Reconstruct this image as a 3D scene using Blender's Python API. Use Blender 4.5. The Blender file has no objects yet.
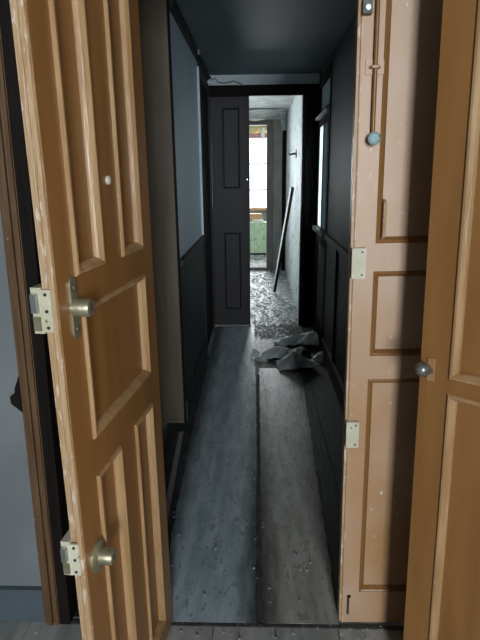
import bpy, bmesh, math, random
from mathutils import Vector, Matrix
R = random.Random(7)
C = bpy.context.scene.collection
sc = bpy.context.scene

# ------------------------------------------------------------------ materials
def mat(name, c1, c2, rough=0.5, scale=6.0, stretch=(1, 1, 1), bump=0.1, chips=None, chip_amt=0.62, chip_scale=40.0, spec=0.5, metal=0.0, chip_stretch=(1, 1, 1), bump_scale=None, lo=0.35, hi=0.65, grime_shade=None):
    m = bpy.data.materials.new(name); m.use_nodes = True
    nt = m.node_tree; b = nt.nodes['Principled BSDF']; L = nt.links
    tc = nt.nodes.new('ShaderNodeTexCoord')
    mp = nt.nodes.new('ShaderNodeMapping'); mp.inputs['Scale'].default_value = stretch
    L.new(tc.outputs['Object'], mp.inputs['Vector'])
    n = nt.nodes.new('ShaderNodeTexNoise'); n.inputs['Scale'].default_value = scale; n.inputs['Detail'].default_value = 6
    L.new(mp.outputs[0], n.inputs['Vector'])
    r = nt.nodes.new('ShaderNodeValToRGB')
    r.color_ramp.elements[0].color = (*c1, 1); r.color_ramp.elements[1].color = (*c2, 1)
    r.color_ramp.elements[0].position = lo; r.color_ramp.elements[1].position = hi
    L.new(n.outputs['Fac'], r.inputs['Fac'])
    col = r.outputs['Color']
    if chips:
        mp2 = nt.nodes.new('ShaderNodeMapping'); mp2.inputs['Scale'].default_value = chip_stretch
        L.new(tc.outputs['Object'], mp2.inputs['Vector'])
        n2 = nt.nodes.new('ShaderNodeTexNoise'); n2.inputs['Scale'].default_value = chip_scale; n2.inputs['Detail'].default_value = 4
        L.new(mp2.outputs[0], n2.inputs['Vector'])
        r2 = nt.nodes.new('ShaderNodeValToRGB')
        r2.color_ramp.elements[0].position = chip_amt; r2.color_ramp.elements[1].position = chip_amt + 0.03
        L.new(n2.outputs['Fac'], r2.inputs['Fac'])
        mx = nt.nodes.new('ShaderNodeMix'); mx.data_type = 'RGBA'
        L.new(r2.outputs['Color'], mx.inputs['Factor']); L.new(col, mx.inputs['A']); mx.inputs['B'].default_value = (*chips, 1)
        col = mx.outputs['Result']
    for (gx, gw) in grime_shade or ():                  # seam dirt and edge darkening; the right edge paints in shade
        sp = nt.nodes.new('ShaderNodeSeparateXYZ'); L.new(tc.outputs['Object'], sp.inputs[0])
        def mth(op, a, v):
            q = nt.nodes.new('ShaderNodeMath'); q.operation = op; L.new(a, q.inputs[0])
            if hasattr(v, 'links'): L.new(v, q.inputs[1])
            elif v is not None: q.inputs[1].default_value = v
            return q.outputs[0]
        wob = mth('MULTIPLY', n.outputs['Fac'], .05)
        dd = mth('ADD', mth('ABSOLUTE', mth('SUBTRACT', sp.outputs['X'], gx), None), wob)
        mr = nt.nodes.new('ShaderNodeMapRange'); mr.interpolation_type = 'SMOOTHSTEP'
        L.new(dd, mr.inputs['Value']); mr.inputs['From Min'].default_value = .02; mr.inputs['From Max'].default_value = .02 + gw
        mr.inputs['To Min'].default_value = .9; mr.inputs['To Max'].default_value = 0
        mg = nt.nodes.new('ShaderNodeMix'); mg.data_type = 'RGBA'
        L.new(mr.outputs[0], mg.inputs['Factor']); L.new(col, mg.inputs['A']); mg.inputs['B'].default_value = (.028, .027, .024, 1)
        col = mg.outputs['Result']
    L.new(col, b.inputs['Base Color'])
    b.inputs['Roughness'].default_value = rough; b.inputs['Metallic'].default_value = metal
    b.inputs['Specular IOR Level'].default_value = spec
    if bump:
        n3 = nt.nodes.new('ShaderNodeTexNoise'); n3.inputs['Scale'].default_value = bump_scale or scale * 3; n3.inputs['Detail'].default_value = 5
        L.new(mp.outputs[0], n3.inputs['Vector'])
        bp = nt.nodes.new('ShaderNodeBump'); bp.inputs['Strength'].default_value = bump; bp.inputs['Distance'].default_value = 0.01
        L.new(n3.outputs['Fac'], bp.inputs['Height']); L.new(bp.outputs['Normal'], b.inputs['Normal'])
    return m

GR = (7, 7, 0.7)                         # grain runs up the door
M = {}
M['ochre'] = mat('ochre_paint', (.225, .100, .028), (.275, .128, .038), .36, 3, GR, .06, chips=(.45, .32, .21), chip_amt=.82, chip_scale=60)
M['ochre_worn'] = mat('worn_ochre_paint', (.42, .25, .12), (.52, .34, .20), .40, 9, GR, .35, chips=(.62, .49, .38), chip_amt=.60, chip_scale=90, chip_stretch=(1, 1, .35))
M['ochre_mould'] = mat('lit_worn_ochre_moulding', (.32, .175, .07), (.44, .27, .135), .33, 7, GR, .15, chips=(.50, .36, .26), chip_amt=.72, chip_scale=90, chip_stretch=(1, 1, .35))  # light on the mouldings put into a paler base colour, with worn flecks
M['ochre_pale'] = mat('pale_pink_ochre_paint', (.40, .205, .085), (.52, .355, .245), .36, 1.6, (1, 1, .7), .06, chips=(.62, .53, .46), chip_amt=.68, chip_scale=70, chip_stretch=(1, 1, .5), lo=.4, hi=.62)  # paler, pinker ochre in broad random patches
M['dark_frame'] = mat('dark_brown_wood', (.007, .005, .004), (.013, .009, .007), .7, 5, GR, .2, spec=.12)
M['brown_frame'] = mat('worn_brown_wood', (.10, .05, .022), (.15, .085, .042), .55, 6, GR, .3, chips=(.36, .27, .20), chip_amt=.72, chip_scale=50, spec=.25)
M['grey_plaster'] = mat('grey_plaster', (.15, .165, .17), (.19, .205, .21), .7, 3, bump=.1)
M['slate'] = mat('slate_paint', (.06, .085, .10), (.10, .12, .14), .5, 4, bump=.1)
M['brown_grey'] = mat('brown_grey_wood', (.098, .072, .048), (.135, .106, .076), .55, 2, GR, .05, spec=.3)
M['blue_wall'] = mat('pale_blue_wall_paint', (.46, .58, .66), (.56, .67, .74), .5, 1.6, (1, 1, .6), .08, chips=(.36, .42, .43), chip_amt=.72, chip_scale=9)
M['green_wall'] = mat('dark_green_wall_paint', (.060, .088, .082), (.080, .112, .104), .65, 2, (1, 1, .6), .08, spec=.18)
M['dado'] = mat('dark_dado_wood', (.014, .016, .016), (.022, .024, .023), .6, 4, GR, .08, spec=.25)
M['dark_door'] = mat('dark_violet_door_paint', (.014, .013, .016), (.022, .020, .024), .5, 4, GR, .08, chips=(.2, .2, .22), chip_amt=.79, chip_scale=60, spec=.3)
M['ceil_dark'] = mat('grimy_ceiling_paint', (.10, .13, .145), (.13, .165, .18), .6, 1.5, bump=.05)
M['lintel'] = mat('pale_blue_lintel', (.60, .68, .73), (.70, .78, .82), .6, 5, bump=.1)
M['white_peel'] = mat('peeling_white_wall', (.48, .54, .54), (.64, .70, .70), .7, 3, (1, 1, .4), .4, chips=(.26, .285, .285), chip_amt=.60, chip_scale=9)
M['white_ceil'] = mat('peeling_white_ceiling', (.44, .46, .44), (.60, .62, .60), .8, 5, bump=.5, chips=(.19, .20, .19), chip_amt=.58, chip_scale=10, chip_stretch=(.5, 2, 1))
M['grey_brown'] = mat('grey_brown_plaster', (.36, .34, .315), (.47, .445, .42), .8, 6, bump=.4)
M['grey_wood'] = mat('weathered_grey_wood', (.18, .165, .15), (.27, .25, .23), .7, 5, GR, .3)
M['floor_near'] = mat('worn_grey_boards', (.24, .245, .225), (.38, .38, .35), .7, 5, (4, 1, 1), .3, chips=(.55, .54, .5), chip_amt=.68, chip_scale=40)
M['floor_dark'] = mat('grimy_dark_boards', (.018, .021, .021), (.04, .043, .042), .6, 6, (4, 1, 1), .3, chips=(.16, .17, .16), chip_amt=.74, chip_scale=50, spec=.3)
M['floor_far'] = mat('dusty_boards', (.13, .145, .14), (.24, .26, .25), .45, 9, (2.5, 1, 1), .6, chips=(.6, .63, .62), chip_amt=.60, chip_scale=24)
M['floor_gritty'] = mat('gritty_boards', (.07, .078, .077), (.16, .17, .165), .5, 7, (3, 1, 1), .5, chips=(.42, .45, .44), chip_amt=.62, chip_scale=26)
M['lino_blue'] = mat('blue_grey_linoleum', (.27, .335, .36), (.42, .49, .51), .42, 9, (2.6, .5, 1), .3, chips=(.25, .30, .315), chip_amt=.60, chip_scale=45, chip_stretch=(1, .5, 1), bump_scale=60, grime_shade=[(-.004, .10), (-.37, .10)])  # dirt along the seam, plain darkening along the left edge
M['lino_grey'] = mat('warm_grey_linoleum', (.26, .255, .215), (.40, .39, .35), .38, 9, (2.6, .5, 1), .3, chips=(.24, .235, .205), chip_amt=.60, chip_scale=45, chip_stretch=(1, .5, 1), bump_scale=60, grime_shade=[(.014, .09), (.315, .06)])  # dirt along the seam, shade painted along the right edge
M['grime_shade'] = mat('dirt_crust', (.03, .03, .027), (.06, .058, .05), .8, 12, (4, 1, 1), .3)
M['sheet'] = mat('torn_linoleum_back', (.60, .64, .64), (.76, .79, .79), .6, 8, bump=.3, chips=(.3, .32, .32), chip_amt=.66, chip_scale=20)
M['flake'] = mat('plaster_flakes', (.55, .58, .57), (.8, .82, .8), .7, 20, bump=0)
M['flake_dim'] = mat('dull_plaster_flakes', (.22, .23, .22), (.42, .43, .41), .7, 20, bump=0)
M['brass'] = mat('old_brass', (.30, .27, .17), (.46, .42, .29), .38, 20, bump=.1, metal=.75)
M['cream_metal'] = mat('cream_painted_metal', (.50, .46, .32), (.64, .60, .46), .45, 14, bump=.2, chips=(.14, .10, .06), chip_amt=.66, chip_scale=70)
M['steel'] = mat('tarnished_steel', (.45, .46, .45), (.62, .63, .62), .3, 20, bump=.05, metal=.9)
M['dark_steel'] = mat('dark_iron', (.06, .055, .05), (.10, .09, .085), .45, 20, bump=.1, metal=.6)
M['knob_metal'] = mat('tarnished_knob_metal', (.16, .16, .15), (.30, .30, .29), .3, 30, bump=.1, metal=.7)
M['verdigris'] = mat('painted_blue_green_metal', (.22, .34, .34), (.36, .48, .47), .5, 30, bump=.2, chips=(.12, .14, .13), chip_amt=.62, chip_scale=90)
M['white_paint'] = mat('white_paint', (.72, .78, .80), (.82, .87, .88), .5, 8, bump=.05)
M['green_box'] = mat('faded_green_paint', (.30, .44, .28), (.46, .58, .40), .6, 9, (3, 1, 1), .1, chips=(.22, .30, .20), chip_amt=.62, chip_scale=14)
M['tan_wood'] = mat('tan_wood', (.42, .24, .11), (.52, .32, .16), .6, 6, (1, 6, 6), .1)
M['paper'] = mat('old_paper', (.66, .66, .60), (.80, .80, .75), .8, 10, bump=.1)
M['yellow'] = mat('yellow_cloth', (.55, .48, .20), (.68, .60, .30), .85, 8, bump=.2)
M['pink'] = mat('dusty_pink_cloth', (.40, .24, .22), (.52, .34, .31), .85, 8, bump=.2)
M['black'] = mat('black_hole', (.006, .006, .006), (.012, .011, .010), .9, 8, bump=0)
def glass(name, tint=(1, 1, 1), rough=0.02, dirt=None, amt=.0):
    m = bpy.data.materials.new(name); m.use_nodes = True
    nt = m.node_tree; L = nt.links; out = nt.nodes['Material Output']; nt.nodes.remove(nt.nodes['Principled BSDF'])
    t = nt.nodes.new('ShaderNodeBsdfTransparent'); t.inputs['Color'].default_value = (*tint, 1)
    g = nt.nodes.new('ShaderNodeBsdfGlossy'); g.inputs['Roughness'].default_value = rough
    fr = nt.nodes.new('ShaderNodeFresnel'); fr.inputs['IOR'].default_value = 1.3
    mx = nt.nodes.new('ShaderNodeMixShader')
    L.new(fr.outputs[0], mx.inputs[0]); L.new(t.outputs[0], mx.inputs[1]); L.new(g.outputs[0], mx.inputs[2])
    o = mx.outputs[0]
    if dirt:
        d = nt.nodes.new('ShaderNodeBsdfTranslucent'); d.inputs['Color'].default_value = (*dirt, 1)
        m2 = nt.nodes.new('ShaderNodeMixShader'); m2.inputs[0].default_value = amt
        L.new(o, m2.inputs[1]); L.new(d.outputs[0], m2.inputs[2]); o = m2.outputs[0]
    L.new(o, out.inputs['Surface'])
    return m
M['glass'] = glass('window_glass')
M['frost_dim'] = glass('grimy_window_glass', dirt=(.12, .14, .14), amt=.93)
M['frost'] = glass('dirty_window_glass', dirt=(.85, .92, .95), amt=.85)

# ------------------------------------------------------------------ mesh helpers
def obj(name, bm, m, parent=None, smooth=False, bevel=0.0):
    if bevel:
        ed = [e for e in bm.edges if len(e.link_faces) == 2 and e.calc_face_angle(0) > 0.9]
        bmesh.ops.bevel(bm, geom=ed, offset=bevel, segments=2, affect='EDGES', profile=.5, clamp_overlap=True)
    bmesh.ops.recalc_face_normals(bm, faces=bm.faces)
    me = bpy.data.meshes.new(name); bm.to_mesh(me); bm.free()
    if smooth:
        for p in me.polygons: p.use_smooth = True
        me.set_sharp_from_angle(angle=math.radians(40))
    me.materials.append(M[m])
    o = bpy.data.objects.new(name, me); C.objects.link(o)
    if parent: o.parent = parent
    return o
def box(bm, x0, x1, y0, y1, z0, z1):
    v = [bm.verts.new(p) for p in ((x0, y0, z0), (x1, y0, z0), (x1, y1, z0), (x0, y1, z0), (x0, y0, z1), (x1, y0, z1), (x1, y1, z1), (x0, y1, z1))]
    for f in ((0, 3, 2, 1), (4, 5, 6, 7), (0, 1, 5, 4), (1, 2, 6, 5), (2, 3, 7, 6), (3, 0, 4, 7)):
        bm.faces.new([v[i] for i in f])
    return bm
def B(*a): return box(bmesh.new(), *a)
def slab(u0, u1, v0, v1, holes, t0, t1, axes='xzy'):
    """a board in the u-v plane, thickness t0..t1, with rectangular holes (u0,u1,v0,v1)"""
    bm = bmesh.new()
    us = sorted({u0, u1, *[h[i] for h in holes for i in (0, 1) if u0 < h[i] < u1]})
    vs = sorted({v0, v1, *[h[i] for h in holes for i in (2, 3) if v0 < h[i] < v1]})
    def P(u, v, t):
        d = dict(zip(axes, (u, v, t))); return (d['x'], d['y'], d['z'])
    vv = {}
    def V(i, j, k):
        if (i, j, k) not in vv: vv[i, j, k] = bm.verts.new(P(us[i], vs[j], (t0, t1)[k]))
        return vv[i, j, k]
    nu, nv = len(us) - 1, len(vs) - 1
    def solid(i, j):
        if not (0 <= i < nu and 0 <= j < nv): return False
        cu, cv = (us[i] + us[i+1]) / 2, (vs[j] + vs[j+1]) / 2
        return not any(h[0] < cu < h[1] and h[2] < cv < h[3] for h in holes)
    for i in range(nu):
        for j in range(nv):
            if not solid(i, j): continue
            for k in (0, 1): bm.faces.new([V(i, j, k), V(i+1, j, k), V(i+1, j+1, k), V(i, j+1, k)])
            for (di, dj, a, b) in ((-1, 0, (i, j), (i, j+1)), (1, 0, (i+1, j), (i+1, j+1)), (0, -1, (i, j), (i+1, j)), (0, 1, (i, j+1), (i+1, j+1))):
                if not solid(i+di, j+dj):
                    bm.faces.new([V(*a, 0), V(*b, 0), V(*b, 1), V(*a, 1)])
    return bm
def ring(bm, u0, u1, v0, v1, prof, y, sgn):
    """mitred moulding round a rectangle: prof = (inset, height above face)"""
    loops = []
    for ins, h in prof:
        a, b, c, d = u0 + ins, u1 - ins, v0 + ins, v1 - ins
        loops.append([bm.verts.new(p) for p in ((a, y + sgn*h, c), (b, y + sgn*h, c), (b, y + sgn*h, d), (a, y + sgn*h, d))])
    n = len(loops)
    for k in range(n):
        p, q = loops[k], loops[(k+1) % n]
        for i in range(4): bm.faces.new([p[i], p[(i+1) % 4], q[(i+1) % 4], q[i]])
def tube(bm, pts, r, n=10, cap=True):
    pts = [Vector(p) for p in pts]; prev = None; rings = []
    for i, p in enumerate(pts):
        d = (pts[min(i+1, len(pts)-1)] - pts[max(i-1, 0)]).normalized()
        if prev is None: a = d.orthogonal().normalized()
        else: a = (prev - d * prev.dot(d)).normalized()
        prev = a; b = d.cross(a); rr = r[i] if isinstance(r, (list, tuple)) else r
        rings.append([bm.verts.new(p + (a*math.cos(t) + b*math.sin(t)) * rr) for t in [2*math.pi*k/n for k in range(n)]])
    for p, q in zip(rings, rings[1:]):
        for i in range(n): bm.faces.new([p[i], p[(i+1) % n], q[(i+1) % n], q[i]])
    if cap: bm.faces.new(rings[0]); bm.faces.new(rings[-1])
    return bm
def T(*a, **k): return tube(bmesh.new(), *a, **k)
def empty(name, loc=(0, 0, 0), rz=0.0):
    o = bpy.data.objects.new(name, None); C.objects.link(o); o.location = loc; o.rotation_euler = (0, 0, rz); o.empty_display_size = .1
    return o
def tag(o, label, cat, group=None, kind=None):
    o['label'] = label; o['category'] = cat
    if group: o['group'] = group
    if kind: o['kind'] = kind
    return o
def st(name, bm, m, label, cat, bevel=0.0):
    return tag(obj(name, bm, m, bevel=bevel), label, cat, kind='structure')

# ------------------------------------------------------------------ the setting: landing in front
def boards(x0, x1, y0, y1, z, w, off):
    bm = box(bmesh.new(), x0, x1, y0, y1, -.1, z - .012)
    k = math.floor((x0 - off) / w)
    while off + k*w < x1:
        a, b = max(x0, off + k*w + .0015), min(x1, off + (k+1)*w - .0015)
        if b > a + .004: box(bm, a, b, y0, y1, z - .0125, z)
        k += 1
    return bm
st('floor', boards(-1.7, .86, -3.2, 1.385, 0, .2, .055), 'floor_near', 'worn grey floorboards of the near landing before the open double door', 'floor')
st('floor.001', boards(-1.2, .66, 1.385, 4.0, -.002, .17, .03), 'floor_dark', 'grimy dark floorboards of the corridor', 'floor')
st('floor.005', boards(-1.2, .66, 4.0, 4.86, -.002, .17, .03), 'floor_gritty', 'gritty grey floorboards between the torn sheets and the far doorway', 'floor')
st('floor.002', boards(-.85, .62, 4.86, 8.03, 0, .15, .0), 'floor_far', 'bright dusty floorboards of the passage behind the half open dark door', 'floor')
st('floor.003', B(-1.4, 1.2, 8.03, 10.3, -.1, 0), 'floor_far', 'littered floor of the last room below the bright window', 'floor')
st('floor.004', B(.86, 3.2, -1.2, 1.385, -.1, 0), 'floor_near', 'floorboards of the side room off the near landing', 'floor')
st('ceiling', B(-1.7, 3.2, -3.2, 1.5, 2.6, 2.7), 'grey_plaster', 'pale ceiling of the near landing', 'ceiling')
st('ceiling.001', B(-1.2, .66, 1.5, 4.87, 2.25, 2.35), 'ceil_dark', 'grimy blue-grey ceiling of the corridor', 'ceiling')
st('ceiling.002', B(-.85, .62, 4.87, 8.03, 2.27, 2.37), 'white_ceil', 'peeling white ceiling of the passage beyond the corridor', 'ceiling')
st('ceiling.003', B(-1.4, 1.2, 8.03, 10.3, 2.5, 2.6), 'white_ceil', 'white ceiling of the last room', 'ceiling')
# wall carrying the double door
st('wall_front', slab(-1.7, .86, 0, 2.6, [(-.62, .80, -1, 2.1)], 1.38, 1.5), 'grey_plaster', 'grey plaster wall around the ochre double door', 'wall')
st('baseboard_front', B(-1.7, -.69, 1.362, 1.38, 0, .125), 'slate', 'slate-blue skirting board at the foot of the grey wall beside the left door leaf', 'baseboard', .003)
# brown casing with its broken latch keeper
trim = empty('trim_1', (-.664, 1.38, 0)); trim.rotation_euler = (0, .022, 0); tag(trim, 'worn brown door casing on the grey wall, half hidden behind the left door leaf', 'door casing', kind='structure')
bm = B(-.032, .018, -.022, .0, 0, 2.12); box(bm, -.022, -.004, -.032, -.022, 0, 2.12); box(bm, .004, .014, -.029, -.022, 0, 2.12)
obj('casing', bm, 'brown_frame', trim, bevel=.003)
obj('dark_strip', B(.018, .052, -.026, .044, 0, 2.12), 'dark_frame', trim, bevel=.002)  # added near-black strip that blackens the gap between casing and leaf
bm = bmesh.new()
prof = [(-.030, .865), (-.036, .850), (-.046, .825), (-.046, .808), (-.062, .800), (-.060, .778), (-.044, .765), (-.030, .752)]
f0 = [bm.verts.new((x, -.026, z)) for x, z in prof]; f1 = [bm.verts.new((x, .0, z)) for x, z in prof]
bm.faces.new(f0); bm.faces.new(list(reversed(f1)))
for i in range(len(prof)): bm.faces.new([f0[i], f1[i], f1[(i+1) % 8], f0[(i+1) % 8]])
ck = obj('broken_keeper', bm, 'dark_frame', trim); ck['label'] = 'splintered dark keeper'
# dark frame of the double doorway
st('trim_2', slab(-.62, .80, 0, 2.1, [(-.318, .79, -1, 2.075)], 1.425, 1.5), 'dark_frame', 'near-black wooden frame in the double doorway beside the left leaf hinges', 'door frame')
st('wall_left', B(-1.8, -1.7, -3.2, 1.5, 0, 2.6), 'grey_plaster', 'grey left wall of the near landing', 'wall')
st('wall_back', slab(-1.8, .96, 0, 2.6, [(.14, .82, .85, 2.3)], -3.3, -3.2), 'grey_plaster', 'back wall of the near landing with its daylight window', 'wall')
st('wall_right', slab(-3.2, 1.38, 0, 2.6, [(.07, .76, -1, 2.06)], .86, .96, 'yzx'), 'grey_plaster', 'right wall of the near landing with the doorway of the right door', 'wall')
st('wall_back.001', B(.96, 3.2, -1.3, -1.2, 0, 2.6), 'grey_plaster', 'back wall of the side room', 'wall')
st('wall_front.001', B(.96, 3.2, 1.38, 1.48, 0, 2.6), 'grey_plaster', 'front wall of the side room', 'wall')
st('wall_right.001', slab(-1.3, 1.48, 0, 2.6, [(-.4, .9, .8, 2.2)], 3.2, 3.3, 'yzx'), 'grey_plaster', 'outer wall of the side room with its window', 'wall')

def window(name, axis, a0, a1, z0, z1, t, label, bars_v=(), bars_h=(), gl='glass', fm='white_paint', w=.045):
    e = empty(name); tag(e, label, 'window', kind='structure')
    ax = 'xzy' if axis == 'x' else 'yzx'
    us = [a0 + w] + [b + s*.012 for b in bars_v for s in (-1, 1)] + [a1 - w]
    vs = [z0 + w] + [b + s*.012 for b in bars_h for s in (-1, 1)] + [z1 - w]
    holes = [(us[i], us[i+1], vs[j], vs[j+1]) for i in range(0, len(us), 2) for j in range(0, len(vs), 2)]
    obj('window_frame', slab(a0, a1, z0, z1, holes, t - .02, t + .02, ax), fm, e)
    obj('pane', slab(a0 + .02, a1 - .02, z0 + .02, z1 - .02, [], t - .002, t + .002, ax), gl, e)
    return e
window('window_1', 'x', .14, .82, .85, 2.3, -3.25, 'tall window in the back wall of the near landing', (), (1.75,))
window('window_2', 'y', -.4, .9, .8, 2.2, 3.25, 'window of the side room', (.25,), (1.6,))

# ------------------------------------------------------------------ the corridor
st('wall_right.002', slab(1.5, 4.87, .95, 2.25, [(4.08, 4.83, 0, 2.19)], .54, .66, 'yzx'), 'green_wall', 'dark green upper wall on the right side of the corridor', 'wall')
st('wall_right.003', slab(1.5, 4.87, 0, .95, [(4.08, 4.83, -1, 2.19)], .54, .66, 'yzx'), 'dado', 'dark panelled lower wall on the right side of the corridor', 'wall')
st('trim_3', B(.515, .54, 1.5, 4.06, .935, .975), 'dado', 'dark dado rail along the right corridor wall', 'dado rail', .004)
st('baseboard_right', B(.522, .54, 1.5, 4.06, 0, .13), 'dado', 'dark skirting board along the right corridor wall', 'baseboard', .004)
bm = bmesh.new()
for a, b in ((2.2, 2.25), (2.85, 2.9), (3.5, 3.55)): box(bm, .528, .54, a, b, .13, .935)
st('trim_4', bm, 'dado', 'dark upright battens on the lower right corridor wall', 'panel battens', .003)
st('wall_left.001', B(-.55, -.43, 2.82, 4.87, .95, 2.25), 'blue_wall', 'pale blue painted upper wall on the left side of the corridor', 'wall')
st('wall_left.002', B(-.55, -.43, 2.82, 4.87, 0, .95), 'dado', 'dark lower wall on the left side of the corridor', 'wall')
st('trim_5', B(-.43, -.405, 2.82, 4.08, .93, .965), 'dado', 'dark dado rail below the pale blue wall', 'dado rail', .004)
st('baseboard_left', B(-.43, -.412, 2.82, 4.08, 0, .13), 'dado', 'dark skirting board along the left corridor wall', 'baseboard', .004)
bm = B(-.43, -.400, 2.83, 4.87, 2.222, 2.25); box(bm, -.43, -.412, 2.83, 4.87, 2.20, 2.222)
st('trim_6', bm, 'dado', 'dark moulding where the left corridor wall meets the ceiling', 'cornice', .006)
# boarded end wall that faces the landing
bm = B(-1.2, -.431, 2.78, 2.82, .012, 2.25); box(bm, -1.2, -.431, 2.772, 2.78, .012, .035)
st('wall_side', bm, 'brown_grey', 'brown-grey boarded wall end just behind the left door leaf', 'wall', .003)
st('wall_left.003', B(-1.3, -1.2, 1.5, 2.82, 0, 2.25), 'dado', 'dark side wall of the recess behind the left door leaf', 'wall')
st('trim_7', B(-.431, -.424, 2.785, 2.83, .0, 2.25), 'dark_frame', 'dark corner strip between brown-grey wall end and pale blue wall', 'corner strip', .003)

# ------------------------------------------------------------------ panelled door leaves
MOULD = [(-.004, -.004), (-.004, .003), (-.001, .007), (.004, .007), (.008, .003), (.012, -.001), (.015, -.007), (.015, -.012)]
def leaf(name, label, loc, rz, W, H, Tk, panels, m, m_panel, m_mould, lean=0.0, z0=.012, prof=MOULD, edge=None, kind='structure'):
    """local x runs from the hinge to the free edge, the visible face is y=0 (+y side)"""
    e = empty(name, loc, rz); tag(e, label, 'door', kind=kind)
    e.rotation_euler = (0, lean, rz)
    obj('stiles_and_rails', slab(0, W, z0, H, panels, -Tk, 0), m, e, bevel=.0025)
    for (a, b, c, d) in panels:
        p = obj('panel', slab(a - .004, b + .004, c - .004, d + .004, [], -Tk + .011, -.011), m_panel, e)
        bm = bmesh.new(); ring(bm, a, b, c, d, prof, 0, 1); ring(bm, a, b, c, d, prof, -Tk, -1)
        obj('moulding', bm, m_mould, p)
    return e
PL = [(.085, .215, 1.235, 1.93), (.325, .448, 1.235, 1.93), (.085, .437, .905, 1.165), (.085, .210, .10, .815), (.315, .437, .10, .815)]
d1 = leaf('door_1', 'open ochre panelled door leaf with two brass locks, left of the corridor', (-.277, 1.362, 0), math.radians(-96.5), .520, 2.05, .025, PL, 'ochre', 'ochre', 'ochre_mould')
# rebated meeting edge, worn pale
bm = B(.518, .527, -.011, -.001, .012, 2.05); box(bm, .518, .523, -.025, -.014, .012, 2.05)
ed = obj('meeting_edge', bm, 'ochre_worn', d1, bevel=.002); ed['label'] = 'chipped pale meeting edge'
def rim_lock(zc, h, s=.526):
    lk = obj('rim_lock', B(s - .088, s + .004, -.043, -.025, zc - h/2, zc + h/2), 'cream_metal', d1, bevel=.006)
    obj('face_plate', B(s + .001, s + .006, -.027, -.007, zc - h/2 + .003, zc + h/2 - .003), 'cream_metal', lk, bevel=.001)
    obj('latch_bolt', B(s + .002, s + .014, -.040, -.030, zc - .002, zc + h/2 - .010), 'steel', lk, bevel=.002)
    obj('dead_bolt', B(s + .002, s + .009, -.041, -.029, zc - h/2 + .006, zc - .010), 'brass', lk, bevel=.002)
    bm = bmesh.new()
    for dz in (h*.36, 0, -h*.36): tube(bm, [(s + .005, -.016, zc + dz), (s + .0075, -.016, zc + dz)], .003, 8)
    obj('screw', bm, 'dark_steel', lk)
rim_lock(1.186, .080); rim_lock(.690, .076)
def cylinder(s, z, r, ln, plate):
    cy = obj('lock_cylinder', T([(s, -.002, z), (s, ln - .003, z), (s, ln, z)], [r, r, r - .002], 20), 'brass', d1, smooth=True)
    if plate == 'long':
        bm = B(s - .013, s + .013, -.002, .004, z - .045, z + .042)
        tube(bm, [(s, .0, z + .042), (s, .004, z + .042)], .013, 16); tube(bm, [(s, .0, z - .045), (s, .004, z - .045)], .013, 16)
        for dz in (.036, -.04): tube(bm, [(s, .003, z + dz), (s, .006, z + dz)], .004, 8)
    else: bm = T([(s, -.002, z), (s, .004, z), (s, .008, z)], [.034, .034, .026], 24)
    obj('escutcheon', bm, 'brass', cy, smooth=True)
    obj('keyhole', B(s - .0015, s + .0015, ln - .002, ln + .0006, z - .006, z + .006), 'black', cy)
cylinder(.468, 1.178, .0165, .034, 'long'); cylinder(.470, .652, .017, .036, 'round')
ph = obj('peephole', T([(.268, -.002, 1.397), (.268, .005, 1.397), (.268, .007, 1.397)], [.009, .009, .006], 16), 'cream_metal', d1, smooth=True)
for zc in (.25, 1.05, 1.85):
    bm = T([(-.004, -.029, zc - .05), (-.004, -.029, zc + .05)], .007, 10); box(bm, -.001, .03, -.028, -.024, zc - .045, zc + .045)
    obj('hinge', bm, 'dark_steel', d1)

W2 = .53
PR = [(W2 - a2, W2 - a1, c, d) for (a1, a2, c, d) in [(.058, .235, 1.238, 1.93), (.325, .455, 1.238, 1.93), (.056, .455, .928, 1.160), (.054, .235, .14, .855), (.325, .455, .14, .855)]]
THIN = [(-.002, -.004), (-.002, .002), (.002, .004), (.006, .002), (.010, -.004), (.014, -.010)]
d2 = leaf('door_2', 'closed pale ochre door leaf with two cream lock keepers and a bolt rod', (.7985, 1.371, 0), math.pi, W2, 2.05, .038, PR, 'ochre_pale', 'ochre_pale', 'ochre', lean=math.radians(.75), z0=.018, prof=THIN)
def k2(x): return .7985 - x          # world x on the leaf -> local
bm = B(W2 - .0005, W2 + .007, -.034, -.004, .018, 2.05); box(bm, W2 - .004, W2 - .0005, -.003, .0035, .018, 2.05)
ed = obj('meeting_edge', bm, 'ochre_worn', d2, bevel=.0015); ed['label'] = 'chipped pale meeting edge'
for (xa, xb, z) in ((.262, .2985, 1.186), (.262, .298, .692)):
    h = .080; w0, w1 = k2(xb) , k2(xa)
    kp = obj('lock_keeper', slab(w0, w1, z - h/2, z + h/2, [], 0, .016), 'cream_metal', d2, bevel=.007)
    kp['label'] = 'cream painted lock keeper box'
    bm = B(w1 - .004, w1 + .0008, .002, .013, z - .030, z + .030); obj('strike_hole', bm, 'black', kp)
    bm = bmesh.new()
    for dz in (.030, -.030): tube(bm, [(w0 + .010, .014, z + dz), (w0 + .010, .0172, z + dz)], .003, 8)
    obj('screw', bm, 'dark_steel', kp)
rx = k2(.283) - .0205
obj('bolt_rod', T([(rx, .012, 1.50), (rx, .012, 1.98)], .0052, 10), 'ochre', d2, smooth=True)
kn = obj('bolt_knob', T([(rx, .0, 1.493), (rx, .018, 1.493), (rx, .022, 1.493), (rx, .034, 1.493), (rx, .038, 1.493)], [.006, .006, .0155, .0155, .011], 20), 'verdigris', d2, smooth=True)
kn['label'] = 'round blue-green bolt knob'
bm = B(rx - .022, rx + .022, 0, .004, 1.640, 1.672); tube(bm, [(rx - .011, .003, 1.656), (rx - .006, .016, 1.656), (rx + .006, .016, 1.656), (rx + .011, .003, 1.656)], .004, 8)
obj('rod_guide', bm, 'ochre_pale', d2, bevel=.001)
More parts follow.
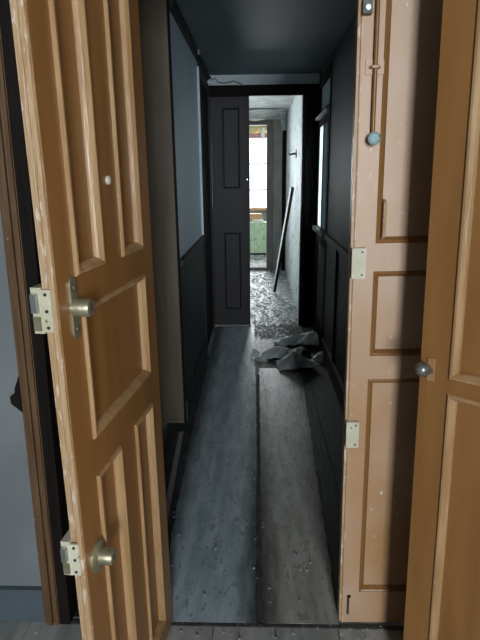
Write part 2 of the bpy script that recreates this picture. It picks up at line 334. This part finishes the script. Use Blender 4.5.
cl = obj('bolt_case', B(k2(.290), k2(.268), 0, .022, 1.768, 1.86), 'dark_steel', d2, bevel=.003)
bm = T([(k2(.279), .021, 1.779), (k2(.279), .027, 1.779)], .006, 12); tube(bm, [(k2(.279), .021, 1.806), (k2(.279), .027, 1.806)], .006, 12)
obj('bolt_stud', bm, 'steel', cl, smooth=True)
hx = k2(.342)
bm = T([(hx, 0, 1.345), (hx, .010, 1.34), (hx, .013, 1.325), (hx, .013, 1.27), (hx, .010, 1.255), (hx, 0, 1.25)], .0045, 8)
obj('finger_pull', bm, 'ochre_worn', d2, smooth=True)
obj('bolt_hole', T([(k2(.290), -.004, .118), (k2(.290), .0008, .118)], .007, 12), 'black', d2)
obj('bolt_socket', B(k2(.292), k2(.284), -.002, .0012, .05, .112), 'grime_shade', d2)

PO = [(.075, .56, .948, 1.93), (.075, .56, .12, .905)]
PO = [(.62 - b, .62 - a, c, d) for a, b, c, d in PO]
d3 = leaf('door_3', 'ochre door with a dark oval knob standing half open at right', (.37 + .62*.731, 1.20 - .62*.682, 0), math.atan2(.682, -.731), .62, 2.04, .036, PO, 'ochre', 'ochre', 'ochre_mould', lean=math.radians(1.3))
d3.location = d3.location + Vector((.036, -.030, .014))
kb = obj('door_knob', T([(.592, 0, .955), (.592, .018, .957), (.593, .024, .960), (.594, .034, .965), (.595, .046, .971), (.596, .054, .975), (.596, .057, .977)], [.007, .006, .012, .0165, .0165, .012, .005], 18), 'knob_metal', d3, smooth=True)
kb['label'] = 'tarnished oval knob'
obj('knob_plate', B(.584, .601, -.001, .004, .930, .985), 'ochre_mould', kb, bevel=.001)
for zc in (.25, 1.05, 1.8):
    obj('hinge', T([(-.004, -.040, zc - .05), (-.004, -.040, zc + .05)], .008, 10), 'dark_steel', d3)

# ------------------------------------------------------------------ dark partition across the corridor end
st('wall_back.002', slab(-.55, .66, 2.165, 2.27, [], 4.87, 4.95), 'lintel', 'pale blue-grey lintel strip over the dark doorway at the corridor end', 'wall')
st('trim_8', slab(-.55, .66, 0, 2.165, [(-.41, .40, -1, 2.088)], 4.87, 4.95), 'dark_door', 'dark frame of the doorway at the corridor end', 'door frame')
bm = B(-.43, .54, 4.845, 4.87, 2.078, 2.165); box(bm, .43, .52, 4.845, 4.87, 0, 2.078)
st('trim_9', bm, 'dark_frame', 'dark casing around the doorway at the corridor end', 'door casing', .006)
st('trim_10', B(-.41, -.065, 4.86, 4.95, -.001, .016), 'grey_wood', 'worn wooden threshold under the dark door at the corridor end', 'threshold', .003)
PF = [(.085, .24, 1.30, 1.99), (.085, .24, .16, .90)]
d4 = leaf('door_4', 'dark narrow panelled door leaf closed across the left half of the corridor end', (-.068, 4.905, 0), math.pi, .34, 2.083, .035, PF, 'dark_door', 'dark_door', 'dark_door', z0=.02)
obj('door_bolt', T([(.020, .0, 1.38), (.020, .012, 1.38)], .006, 10), 'steel', d4)

# glazed door in the right wall near the end
d5 = empty('door_5', (.54, 0, 0)); tag(d5, 'dark glazed door with bright dirty panes in the right wall near the corridor end', 'door', kind='structure')
f = slab(4.08, 4.83, 0, 2.19, [(4.13, 4.78, .0, 1.87), (4.13, 4.78, 1.92, 2.12)], -.006, .07, 'yzx')
obj('door_frame', f, 'dark_frame', d5, bevel=.004)
obj('leaf_stiles', slab(4.135, 4.775, .01, 1.865, [(4.20, 4.44, .98, 1.80), (4.47, 4.71, .98, 1.80), (4.20, 4.71, .14, .84)], -.004, .04, 'yzx'), 'dark_frame', d5, bevel=.003)
obj('door_panel', slab(4.19, 4.72, .13, .85, [], .008, .02, 'yzx'), 'dado', d5)
for a, b, g in ((4.195, 4.445, 'frost_dim'), (4.465, 4.715, 'frost')):
    obj('glass_pane', slab(a, b, .975, 1.805, [], -.001, .004, 'yzx'), g, d5)
obj('transom_pane', slab(4.125, 4.785, 1.915, 2.125, [], .014, .019, 'yzx'), 'frost_dim', d5)
g = obj('transom_bar', B(-.035, .02, 4.10, 4.80, 1.862, 1.882), 'white_paint', d5, bevel=.003); g['label'] = 'pale ledge above the panes'
g = obj('pane_bead', B(-.007, .012, 4.447, 4.463, .98, 1.80), 'white_paint', d5); g['label'] = 'white bead between the panes'
g = obj('sill_block', B(-.040, .02, 4.08, 4.80, .94, .972), 'grey_wood', d5, bevel=.003)
st('wall_right.004', slab(4.0, 4.95, 0, 2.25, [(4.05, 4.9, .5, 2.2)], 1.3, 1.36, 'yzx'), 'grey_plaster', 'outer wall beyond the glazed corridor door', 'wall')
bm = B(.66, 1.3, 3.95, 4.0, 0, 2.25); box(bm, .66, 1.3, 4.95, 5.0, 0, 2.25); box(bm, .66, 1.3, 4.0, 4.95, -.1, 0); box(bm, .66, 1.3, 4.0, 4.95, 2.25, 2.3)
st('wall_side.001', bm, 'grey_plaster', 'light well walls beyond the glazed corridor door', 'wall')

# dark door in the left wall near the end
d6 = empty('door_6', (-.43, 0, 0)); tag(d6, 'dark closed door in the left wall, seen edge-on beside the pale blue wall', 'door', kind='structure')
obj('door_casing', slab(4.08, 4.86, 0, 2.19, [(4.15, 4.80, -1, 2.11)], .0, .012, 'yzx'), 'dado', d6, bevel=.004)
obj('leaf_board', slab(4.15, 4.80, .01, 2.11, [], .0, .006, 'yzx'), 'dark_frame', d6)
g = obj('casing_edge', B(.0, .015, 4.066, 4.08, .97, 2.17), 'blue_wall', d6, bevel=.002); g['label'] = 'edge strip of the casing, pale from painted-in light'  # caught light put into the colour of this strip

# ------------------------------------------------------------------ passage and last room
st('wall_right.005', B(.43, .62, 4.95, 8.03, 0, 2.27), 'white_peel', 'peeling white wall on the right of the far passage', 'wall')
st('wall_left.004', slab(4.95, 8.03, 0, 2.27, [(5.3, 6.9, .8, 2.1)], -.85, -.75, 'yzx'), 'white_peel', 'left wall of the far passage with its window', 'wall')
window('window_3', 'y', 5.3, 6.9, .8, 2.1, -.80, 'window in the left wall of the far passage', (6.1,), (1.5,))
st('wall_back.003', slab(-.85, .62, 0, 2.52, [(-.60, .16, -1, 2.125)], 8.03, 8.13), 'grey_brown', 'grey-brown plaster wall around the far doorway', 'wall')
bm = slab(-.68, .245, 0, 2.20, [(-.60, .165, -1, 2.125)], 8.0, 8.03); box(bm, .145, .165, 8.03, 8.13, 0, 2.125)
st('trim_11', bm, 'grey_wood', 'weathered grey casing of the far doorway before the window', 'door casing', .005)
st('trim_12', B(-.60, .165, 7.98, 8.13, 0, .05), 'grey_wood', 'raised worn threshold of the far doorway', 'threshold', .005)
st('trim_13', B(.372, .43, 7.985, 8.03, 0, 2.06), 'dark_frame', 'dark upright post in the corner right of the far doorway', 'post', .004)
st('wall_left.005', B(-1.5, -1.4, 8.03, 10.4, 0, 2.5), 'white_peel', 'left wall of the last room', 'wall')
st('wall_right.006', B(1.2, 1.3, 8.03, 10.4, 0, 2.5), 'white_peel', 'right wall of the last room', 'wall')
st('wall_back.004', slab(-1.4, 1.2, 0, 2.5, [(-.75, .45, .80, 2.2)], 10.3, 10.4), 'grey_brown', 'back wall of the last room around the bright window', 'wall')
window('window_4', 'x', -.75, .45, .80, 2.2, 10.36, 'bright daylight window at the far end of the passage', (-.15,), (1.16, 1.64), w=.03, fm='grey_wood')
st('trim_14', B(-.80, .50, 10.16, 10.33, .78, .83), 'tan_wood', 'tan wooden sill under the bright end window', 'window sill', .004)

# ------------------------------------------------------------------ floor coverings
def strip(name, edges, z, m, label, amp=.0012):
    """edges: list of (y, x0, x1)"""
    bm = bmesh.new(); n = 8; g = []
    ys = []
    for (ya, a0, a1), (yb, b0, b1) in zip(edges, edges[1:]):
        k = max(2, int((yb - ya) / .05))
        for i in range(k): t = i / k; ys.append((ya + (yb-ya)*t, a0 + (b0-a0)*t, a1 + (b1-a1)*t))
    ys.append(edges[-1])
    rows = []
    for (y, x0, x1) in ys:
        x0 += R.uniform(-.003, .003); x1 += R.uniform(-.003, .003)
        rows.append(([bm.verts.new((x0 + (x1-x0)*i/n, y, .0)) for i in range(n+1)], [bm.verts.new((x0 + (x1-x0)*i/n, y, z + R.uniform(-amp, amp))) for i in range(n+1)]))
    for (pb, pt), (qb, qt) in zip(rows, rows[1:]):
        for i in range(n):
            bm.faces.new([pt[i], pt[i+1], qt[i+1], qt[i]]); bm.faces.new([pb[i], qb[i], qb[i+1], pb[i+1]])
        bm.faces.new([pb[0], pt[0], qt[0], qb[0]]); bm.faces.new([pb[n], qb[n], qt[n], pt[n]])
    for pb, pt in (rows[0], rows[-1]):
        for i in range(n): bm.faces.new([pb[i], pb[i+1], pt[i+1], pt[i]])
    return tag(obj(name, bm, m, smooth=True), label, 'floor covering', 'linoleum strips on the corridor floor')
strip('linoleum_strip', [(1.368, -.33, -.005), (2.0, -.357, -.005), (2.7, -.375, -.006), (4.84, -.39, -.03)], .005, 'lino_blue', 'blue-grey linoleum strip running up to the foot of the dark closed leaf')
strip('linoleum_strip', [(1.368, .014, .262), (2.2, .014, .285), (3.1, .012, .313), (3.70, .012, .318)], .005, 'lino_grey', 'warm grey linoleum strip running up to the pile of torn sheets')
bm = bmesh.new()
pr = None
for i in range(56):
    y = 1.37 + i*.04
    r = [bm.verts.new((-.004 + R.uniform(-.005, .003), y, .0066)), bm.verts.new((.011 + R.uniform(-.002, .006), y, .0066))]
    if pr: bm.faces.new([pr[0], pr[1], r[1], r[0]])
    pr = r
dirt = tag(obj('dirt', bm, 'grime_shade'), 'dark dirt packed in the seam between the two linoleum strips', 'dirt', kind='stuff')
st('trim_15', B(-.62, .80, 1.354, 1.367, -.001, .004), 'grime_shade', 'dark worn threshold line under the double door', 'threshold')
# nailed batten on the left
b_ = obj('batten', B(-.012, .012, -.42, .42, 0, .010), 'grey_wood', bevel=.002); b_.location = (-.412, 2.25, 0); b_.rotation_euler = (0, 0, math.radians(3))
tag(b_, 'thin nailed wooden batten along the left edge of the blue-grey linoleum', 'batten')

# torn, curled sheets
def sheet(pts_u, pts_v, fn, m, label, name='torn_linoleum_sheet', ragged=.02, thick=.003):
    bm = bmesh.new(); g = []
    for i in range(pts_u + 1):
        row = []
        for j in range(pts_v + 1):
            u, v = i / pts_u, j / pts_v
            p = Vector(fn(u, v))
            if i in (0, pts_u) or j in (0, pts_v): p += Vector((R.uniform(-ragged, ragged), R.uniform(-ragged, ragged), 0))
            p.z = max(p.z, .0075)
            row.append(bm.verts.new(p))
        g.append(row)
    for i in range(pts_u):
        for j in range(pts_v): bm.faces.new([g[i][j], g[i+1][j], g[i+1][j+1], g[i][j+1]])
    bmesh.ops.recalc_face_normals(bm, faces=bm.faces)
    o = obj(name, bm, m, smooth=True)
    md = o.modifiers.new('Solidify', 'SOLIDIFY'); md.thickness = thick; md.offset = 1
    return tag(o, label, 'torn sheet', 'torn linoleum sheets piled on the corridor floor')
# big rolled-up sheet at the back, draped ridge in front, small curl on the right, shard on the left
def crumple(corners, nu, nv, hf, jit, m, label, seed):
    """a torn sheet over four floor corners with heights hf(u, v) and random creases"""
    rr = random.Random(seed); J = {}
    def fn(u, v):
        a, b, c, d = corners
        x = (a[0]*(1-u) + b[0]*u)*(1-v) + (d[0]*(1-u) + c[0]*u)*v
        y = (a[1]*(1-u) + b[1]*u)*(1-v) + (d[1]*(1-u) + c[1]*u)*v
        return x + rr.uniform(-jit, jit), y + rr.uniform(-jit, jit), max(.009, hf(u, v) + rr.uniform(-jit, jit)*.8)
    o = sheet(nu, nv, fn, m, label, ragged=jit, thick=.003)
    for p in o.data.polygons: p.use_smooth = False
    return o
tent = lambda t, c: max(0, 1 - abs(t - c)/(c if t < c else 1 - c))
crumple([(.17, 4.20), (.50, 4.10), (.50, 4.46), (.12, 4.44)], 7, 5, lambda u, v: .012 + .11*(.25 + .75*u)*math.sin(math.pi*min(1, .15 + v*.9)), .012, 'sheet', 'large pale sheet of torn linoleum humped at the back of the pile', 1)
crumple([(.03, 3.90), (.33, 3.885), (.40, 4.10), (.10, 4.13)], 8, 4, lambda u, v: .012 + .055*math.sin(math.pi*v)*(.4 + .6*abs(math.sin(5*u))), .010, 'sheet', 'flat crumpled linoleum sheet in the middle of the pile', 2)
crumple([(.16, 3.62), (.47, 3.70), (.42, 3.83), (.14, 3.84)], 8, 4, lambda u, v: .012 + .105*tent(u, .36)*tent(v, .55)**.7 + .02*u, .008, 'sheet', 'tent-shaped folded linoleum sheet at the front of the pile', 3)
crumple([(-.055, 3.95), (.02, 3.90), (.035, 3.98), (-.04, 4.04)], 4, 3, lambda u, v: .010 + .04*(1-u)*v + .02*u, .006, 'sheet', 'small curled linoleum shard at the left end of the pile', 4)
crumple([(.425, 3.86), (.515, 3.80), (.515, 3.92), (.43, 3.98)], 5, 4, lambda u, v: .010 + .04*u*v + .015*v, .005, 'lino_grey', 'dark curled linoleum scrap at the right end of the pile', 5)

def flakes(name, n, dom, smin, smax, m, label, lift=.0075, tilt=.25):
    bm = bmesh.new()
    for _ in range(n):
        x, y = dom(); s = R.uniform(smin, smax) * (.6 + R.random()); a0 = R.random()*6.28; k = R.randint(4, 6)
        tx, ty = R.uniform(-tilt, tilt), R.uniform(-tilt, tilt)
        top, bot = [], []
        for i in range(k):
            a = a0 + 6.283*i/k + R.uniform(-.3, .3); r = s*R.uniform(.5, 1)
            dx, dy = r*math.cos(a), r*math.sin(a)*.8
            z = lift + s*tilt*1.2 + dx*tx + dy*ty
            top.append(bm.verts.new((x+dx, y+dy, z + .003))); bot.append(bm.verts.new((x+dx, y+dy, z)))
        bm.faces.new(top); bm.faces.new(list(reversed(bot)))
        for i in range(k): bm.faces.new([bot[i], bot[(i+1) % k], top[(i+1) % k], top[i]])
    return tag(obj(name, bm, m), label, 'debris', kind='stuff')
def dom_far():
    while True:
        x, y = R.uniform(-.6, .42), R.uniform(4.96, 7.95)
        if math.hypot(x - .212, y - 6.42) > .09 and (R.random() < .75 or y < 6): return x, y
flakes('plaster_debris', 1500, dom_far, .008, .026, 'flake', 'white plaster flakes scattered over the floor of the far passage', lift=.001)
flakes('plaster_debris', 300, lambda: (R.uniform(-.55, .7), R.uniform(8.15, 9.6)), .01, .035, 'flake', 'white plaster rubble on the floor of the last room', lift=.001)
def dom_cor():
    y = 1.45 + 3.3*R.random()
    return R.uniform(-.37, .29), y*.68 + .45
flakes('plaster_debris', 300, dom_cor, .0018, .0048, 'flake_dim', 'tiny pale flakes scattered over the corridor linoleum', lift=.0075)
flakes('plaster_debris', 420, lambda: (R.uniform(-.02, .42), R.uniform(4.48, 4.92)), .004, .016, 'flake_dim', 'grey plaster crumbs between the torn sheets and the far doorway', lift=.001)
flakes('plaster_debris', 60, lambda: (R.uniform(-.25, .42), R.uniform(1.27, 1.375)), .0015, .0045, 'flake_dim', 'pale paint crumbs along the threshold of the double door', lift=.001)

# ------------------------------------------------------------------ loose things
# plank leaning on the right wall of the passage
p0, p1 = Vector((.212, 6.42, .012)), Vector((.392, 5.98, 1.285))
d = (p1 - p0).normalized(); side = Vector((.45, -1, 0)); side = (side - d*side.dot(d)).normalized(); nrm = d.cross(side)
def plankbox(a0, a1, s0, s1, n0, n1):
    bm = bmesh.new()
    vs = [bm.verts.new(p0 + d*(a*(p1-p0).length) + side*s + nrm*n) for a in (a0, a1) for s, n in ((s0, n0), (s1, n0), (s1, n1), (s0, n1))]
    for f in ((0, 1, 2, 3), (4, 7, 6, 5), (0, 4, 5, 1), (1, 5, 6, 2), (2, 6, 7, 3), (3, 7, 4, 0)): bm.faces.new([vs[i] for i in f])
    return bm
pl = obj('leaning_plank', plankbox(0, 1, -.022, .022, -.014, .014), 'dark_frame', bevel=.002)  # dark body colour paints in the plank's shadow on the wall beside it
tag(pl, 'long plank with a white painted face and its wall shadow painted along the right side, leaning against the peeling white passage wall', 'plank')
g = obj('painted_face', plankbox(.0, 1, -.0215, .008, .0142 if nrm.y < 0 else -.0142, .016 if nrm.y < 0 else -.016), 'white_paint', pl); g['label'] = 'white painted face'
g = obj('painted_edge', plankbox(.0, 1, -.024, -.0222, -.0135, .0135), 'white_paint', pl); g['label'] = 'white painted edge'
# iron bracket in the white wall
br = obj('wall_bracket', T([(.432, 5.95, 1.64), (.40, 5.95, 1.64), (.36, 5.93, 1.63), (.345, 5.93, 1.645)], [.014, .012, .010, .007], 10), 'dark_steel', smooth=True)
tag(br, 'small black iron bracket sticking out of the peeling white wall', 'bracket')
obj('wall_plate', B(.418, .431, 5.91, 5.99, 1.60, 1.68), 'dark_steel', br, bevel=.002)
# cable over the far door
tag(obj('electric_cable', T([(-.40, 4.835, 2.235), (-.385, 4.858, 2.205), (-.36, 4.862, 2.225), (-.33, 4.862, 2.19), (-.27, 4.864, 2.185), (-.20, 4.864, 2.20), (-.13, 4.864, 2.175)], .005, 8), 'dark_steel', smooth=True),
    'thin black cable drooping across the pale lintel over the dark door', 'cable')
ins = obj('cable_insulator', T([(-.428, 4.79, 2.185), (-.39, 4.79, 2.185), (-.378, 4.79, 2.185), (-.372, 4.79, 2.185)], [.011, .016, .014, .006], 12), 'white_paint', smooth=True)
tag(ins, 'small white insulator on the wall beside the left end of the pale lintel', 'insulator')
obj('insulator_screw', T([(-.373, 4.79, 2.185), (-.368, 4.79, 2.185)], .005, 8), 'steel', ins)
ins = obj('cable_clip', B(-.402, -.385, 3.86, 3.90, 2.205, 2.235), 'grey_wood', bevel=.003)
tag(ins, 'small pale clip on the dark moulding above the pale blue wall', 'clip')

# peeling ceiling paper
bm = bmesh.new(); g = []
for i in range(17):
    row = []
    for j in range(7):
        u, v = i/16, j/6
        x = -.55 + .96*u; y = 7.35 + .55*v + .05*math.sin(7*u)
        z = 2.262 - .085*v*v*(.45 + .55*math.cos(3.2*(u - .62))) - .008*math.sin(15*u)*v
        row.append(bm.verts.new((x, y, min(z, 2.266))))
    g.append(row)
for i in range(16):
    for j in range(6): bm.faces.new([g[i][j], g[i+1][j], g[i+1][j+1], g[i][j+1]])
o = obj('ceiling_paper', bm, 'white_ceil', smooth=True); md = o.modifiers.new('Solidify', 'SOLIDIFY'); md.thickness = .004
tag(o, 'sheet of white ceiling paper sagging loose before the far doorway', 'ceiling paper')
bm = bmesh.new(); g = []
for i in range(9):
    t = i/8; w = .11*(1 - .75*t) + R.uniform(-.012, .012)
    g.append([bm.verts.new((.427, 7.92, 2.26 - .22*t)), bm.verts.new((.40 - .3*w, 7.90, 2.26 - .22*t)), bm.verts.new((.395 - w*.8, 7.87 + .05*t, 2.26 - .22*t + .012*math.sin(4*t)))])
for a, b in zip(g, g[1:]):
    for j in range(2): bm.faces.new([a[j], a[j+1], b[j+1], b[j]])
o = obj('wall_paper_flap', bm, 'white_peel', smooth=True); md = o.modifiers.new('Solidify', 'SOLIDIFY'); md.thickness = .003
tag(o, 'ragged flap of white wallpaper peeling off the top corner of the passage wall', 'wallpaper flap')

# green chest under the end window
cb = empty('green_chest', (-.03, 9.80, 0)); tag(cb, 'faded green painted chest below the bright end window', 'chest')
obj('chest_body', slab(-.24, .24, .04, .57, [], -.17, .17), 'green_box', cb, bevel=.006)
obj('chest_lid', B(-.25, .25, -.18, .18, .57, .60), 'green_box', cb, bevel=.006)
obj('chest_panel', B(-.19, .19, -.178, -.168, .10, .50), 'green_box', cb, bevel=.004)
for x in (-.21, .21):
    for y in (-.14, .14): obj('foot', B(x-.025, x+.025, y-.025, y+.025, 0, .05), 'grey_wood', cb)
bm = bmesh.new()
for k in range(3): box(bm, -.10 + .01*k, .12 - .01*k, 9.70, 9.92 - .02*k, .602 + .014*k, .614 + .014*k)
tag(obj('paper_stack', bm, 'paper'), 'pale papers lying on the green chest', 'papers')
bl = obj('wood_block', B(-.13, .10, -.06, .06, 0, .10), 'tan_wood', bevel=.006); bl.location = (-.02, 9.86, .644); bl.rotation_euler = (0, 0, .1)
tag(bl, 'tan wooden block on top of the papers on the green chest', 'block')
# pelmet over the end window
def drape(name, x0, x1, y, z0, z1, m, label, cat, waves=14, amp=.02, hem=0.0):
    bm = bmesh.new(); n = 60; g = []
    for i in range(n + 1):
        u = i/n; yy = y + amp*math.sin(u*waves*math.pi)
        g.append([bm.verts.new((x0 + (x1-x0)*u, yy, z1)), bm.verts.new((x0 + (x1-x0)*u, yy - .005, (z0+z1)/2)), bm.verts.new((x0 + (x1-x0)*u, yy*1.0, z0 + hem*math.sin(u*waves*.6)))])
    for a, b in zip(g, g[1:]):
        for j in range(2): bm.faces.new([a[j], a[j+1], b[j+1], b[j]])
    o = obj(name, bm, m, smooth=True); md = o.modifiers.new('Solidify', 'SOLIDIFY'); md.thickness = .003
    return tag(o, label, cat)
drape('pelmet', -.78, .48, 10.28, 2.19, 2.34, 'yellow', 'yellowish cloth pelmet across the top of the bright end window', 'pelmet')
drape('valance', -.76, .46, 10.275, 2.10, 2.185, 'pink', 'dusty pink valance hanging just below the yellow pelmet', 'valance', 18, .012)
bm = bmesh.new()
tri = [(.03, 2.27), (.16, 2.29), (.13, 2.03)]
a = [bm.verts.new((x, 10.258, z)) for x, z in tri]; b = [bm.verts.new((x, 10.265, z)) for x, z in tri]
bm.faces.new(a); bm.faces.new(list(reversed(b)))
for i in range(3): bm.faces.new([a[i], b[i], b[(i+1) % 3], a[(i+1) % 3]])
tag(obj('cloth_scrap', bm, 'paper'), 'white pointed scrap of cloth hanging in front of the pelmet', 'cloth')

# ------------------------------------------------------------------ light
def area(name, loc, rot, sx, sy, power, col):
    l = bpy.data.lights.new(name, 'AREA'); l.shape = 'RECTANGLE'; l.size = sx; l.size_y = sy; l.energy = power; l.color = col
    o = bpy.data.objects.new(name, l); C.objects.link(o); o.location = loc; o.rotation_euler = rot
    return o
PI = math.pi
area('daylight', (.48, -3.42, 1.58), (PI/2, 0, 0), .7, 1.4, 215, (.86, .94, 1))              # landing window, towards +Y
area('daylight.001', (3.42, .25, 1.5), (PI/2, 0, PI/2), 1.3, 1.4, 29, (1, .96, .9))        # side room, towards -X
area('daylight.002', (1.42, 4.47, 1.5), (PI/2, 0, PI/2), .8, 1.5, 11, (.78, .92, 1))        # light well
area('daylight.003', (-.95, 6.1, 1.5), (PI/2, 0, -PI/2), 1.5, 1.2, 8, (.9, .97, 1))        # passage window, towards +X
area('daylight.004', (-.15, 10.55, 1.6), (PI/2, 0, PI), 1.2, 1.4, 120, (.93, .98, 1))       # end window, towards -Y
w = bpy.data.worlds.new('sky'); sc.world = w; w.use_nodes = True
bg = w.node_tree.nodes['Background']; bg.inputs['Color'].default_value = (.90, .96, 1, 1); bg.inputs['Strength'].default_value = 3.0

# ------------------------------------------------------------------ camera
cam = bpy.data.cameras.new('camera'); co = bpy.data.objects.new('camera', cam); C.objects.link(co)
cam.sensor_fit = 'VERTICAL'; cam.sensor_height = 36; cam.lens = 36*520/640; cam.clip_start = .01
Yc = Vector((17, 143, -520)).normalized(); Zc = -Vector((22, -1891, -520)); Zc = (Zc - Yc*Zc.dot(Yc)).normalized(); Xc = Yc.cross(Zc)
co.matrix_world = Matrix.Translation((0, 0, 1.4)) @ Matrix((Xc, Yc, Zc)).to_4x4()
sc.camera = co
sc.view_settings.view_transform = 'Standard'; sc.view_settings.look = 'None'; sc.view_settings.exposure = 0; sc.view_settings.gamma = 1; sc.view_settings.use_curve_mapping = False
sc.cycles.max_bounces = 10; sc.cycles.diffuse_bounces = 6; sc.cycles.transparent_max_bounces = 12
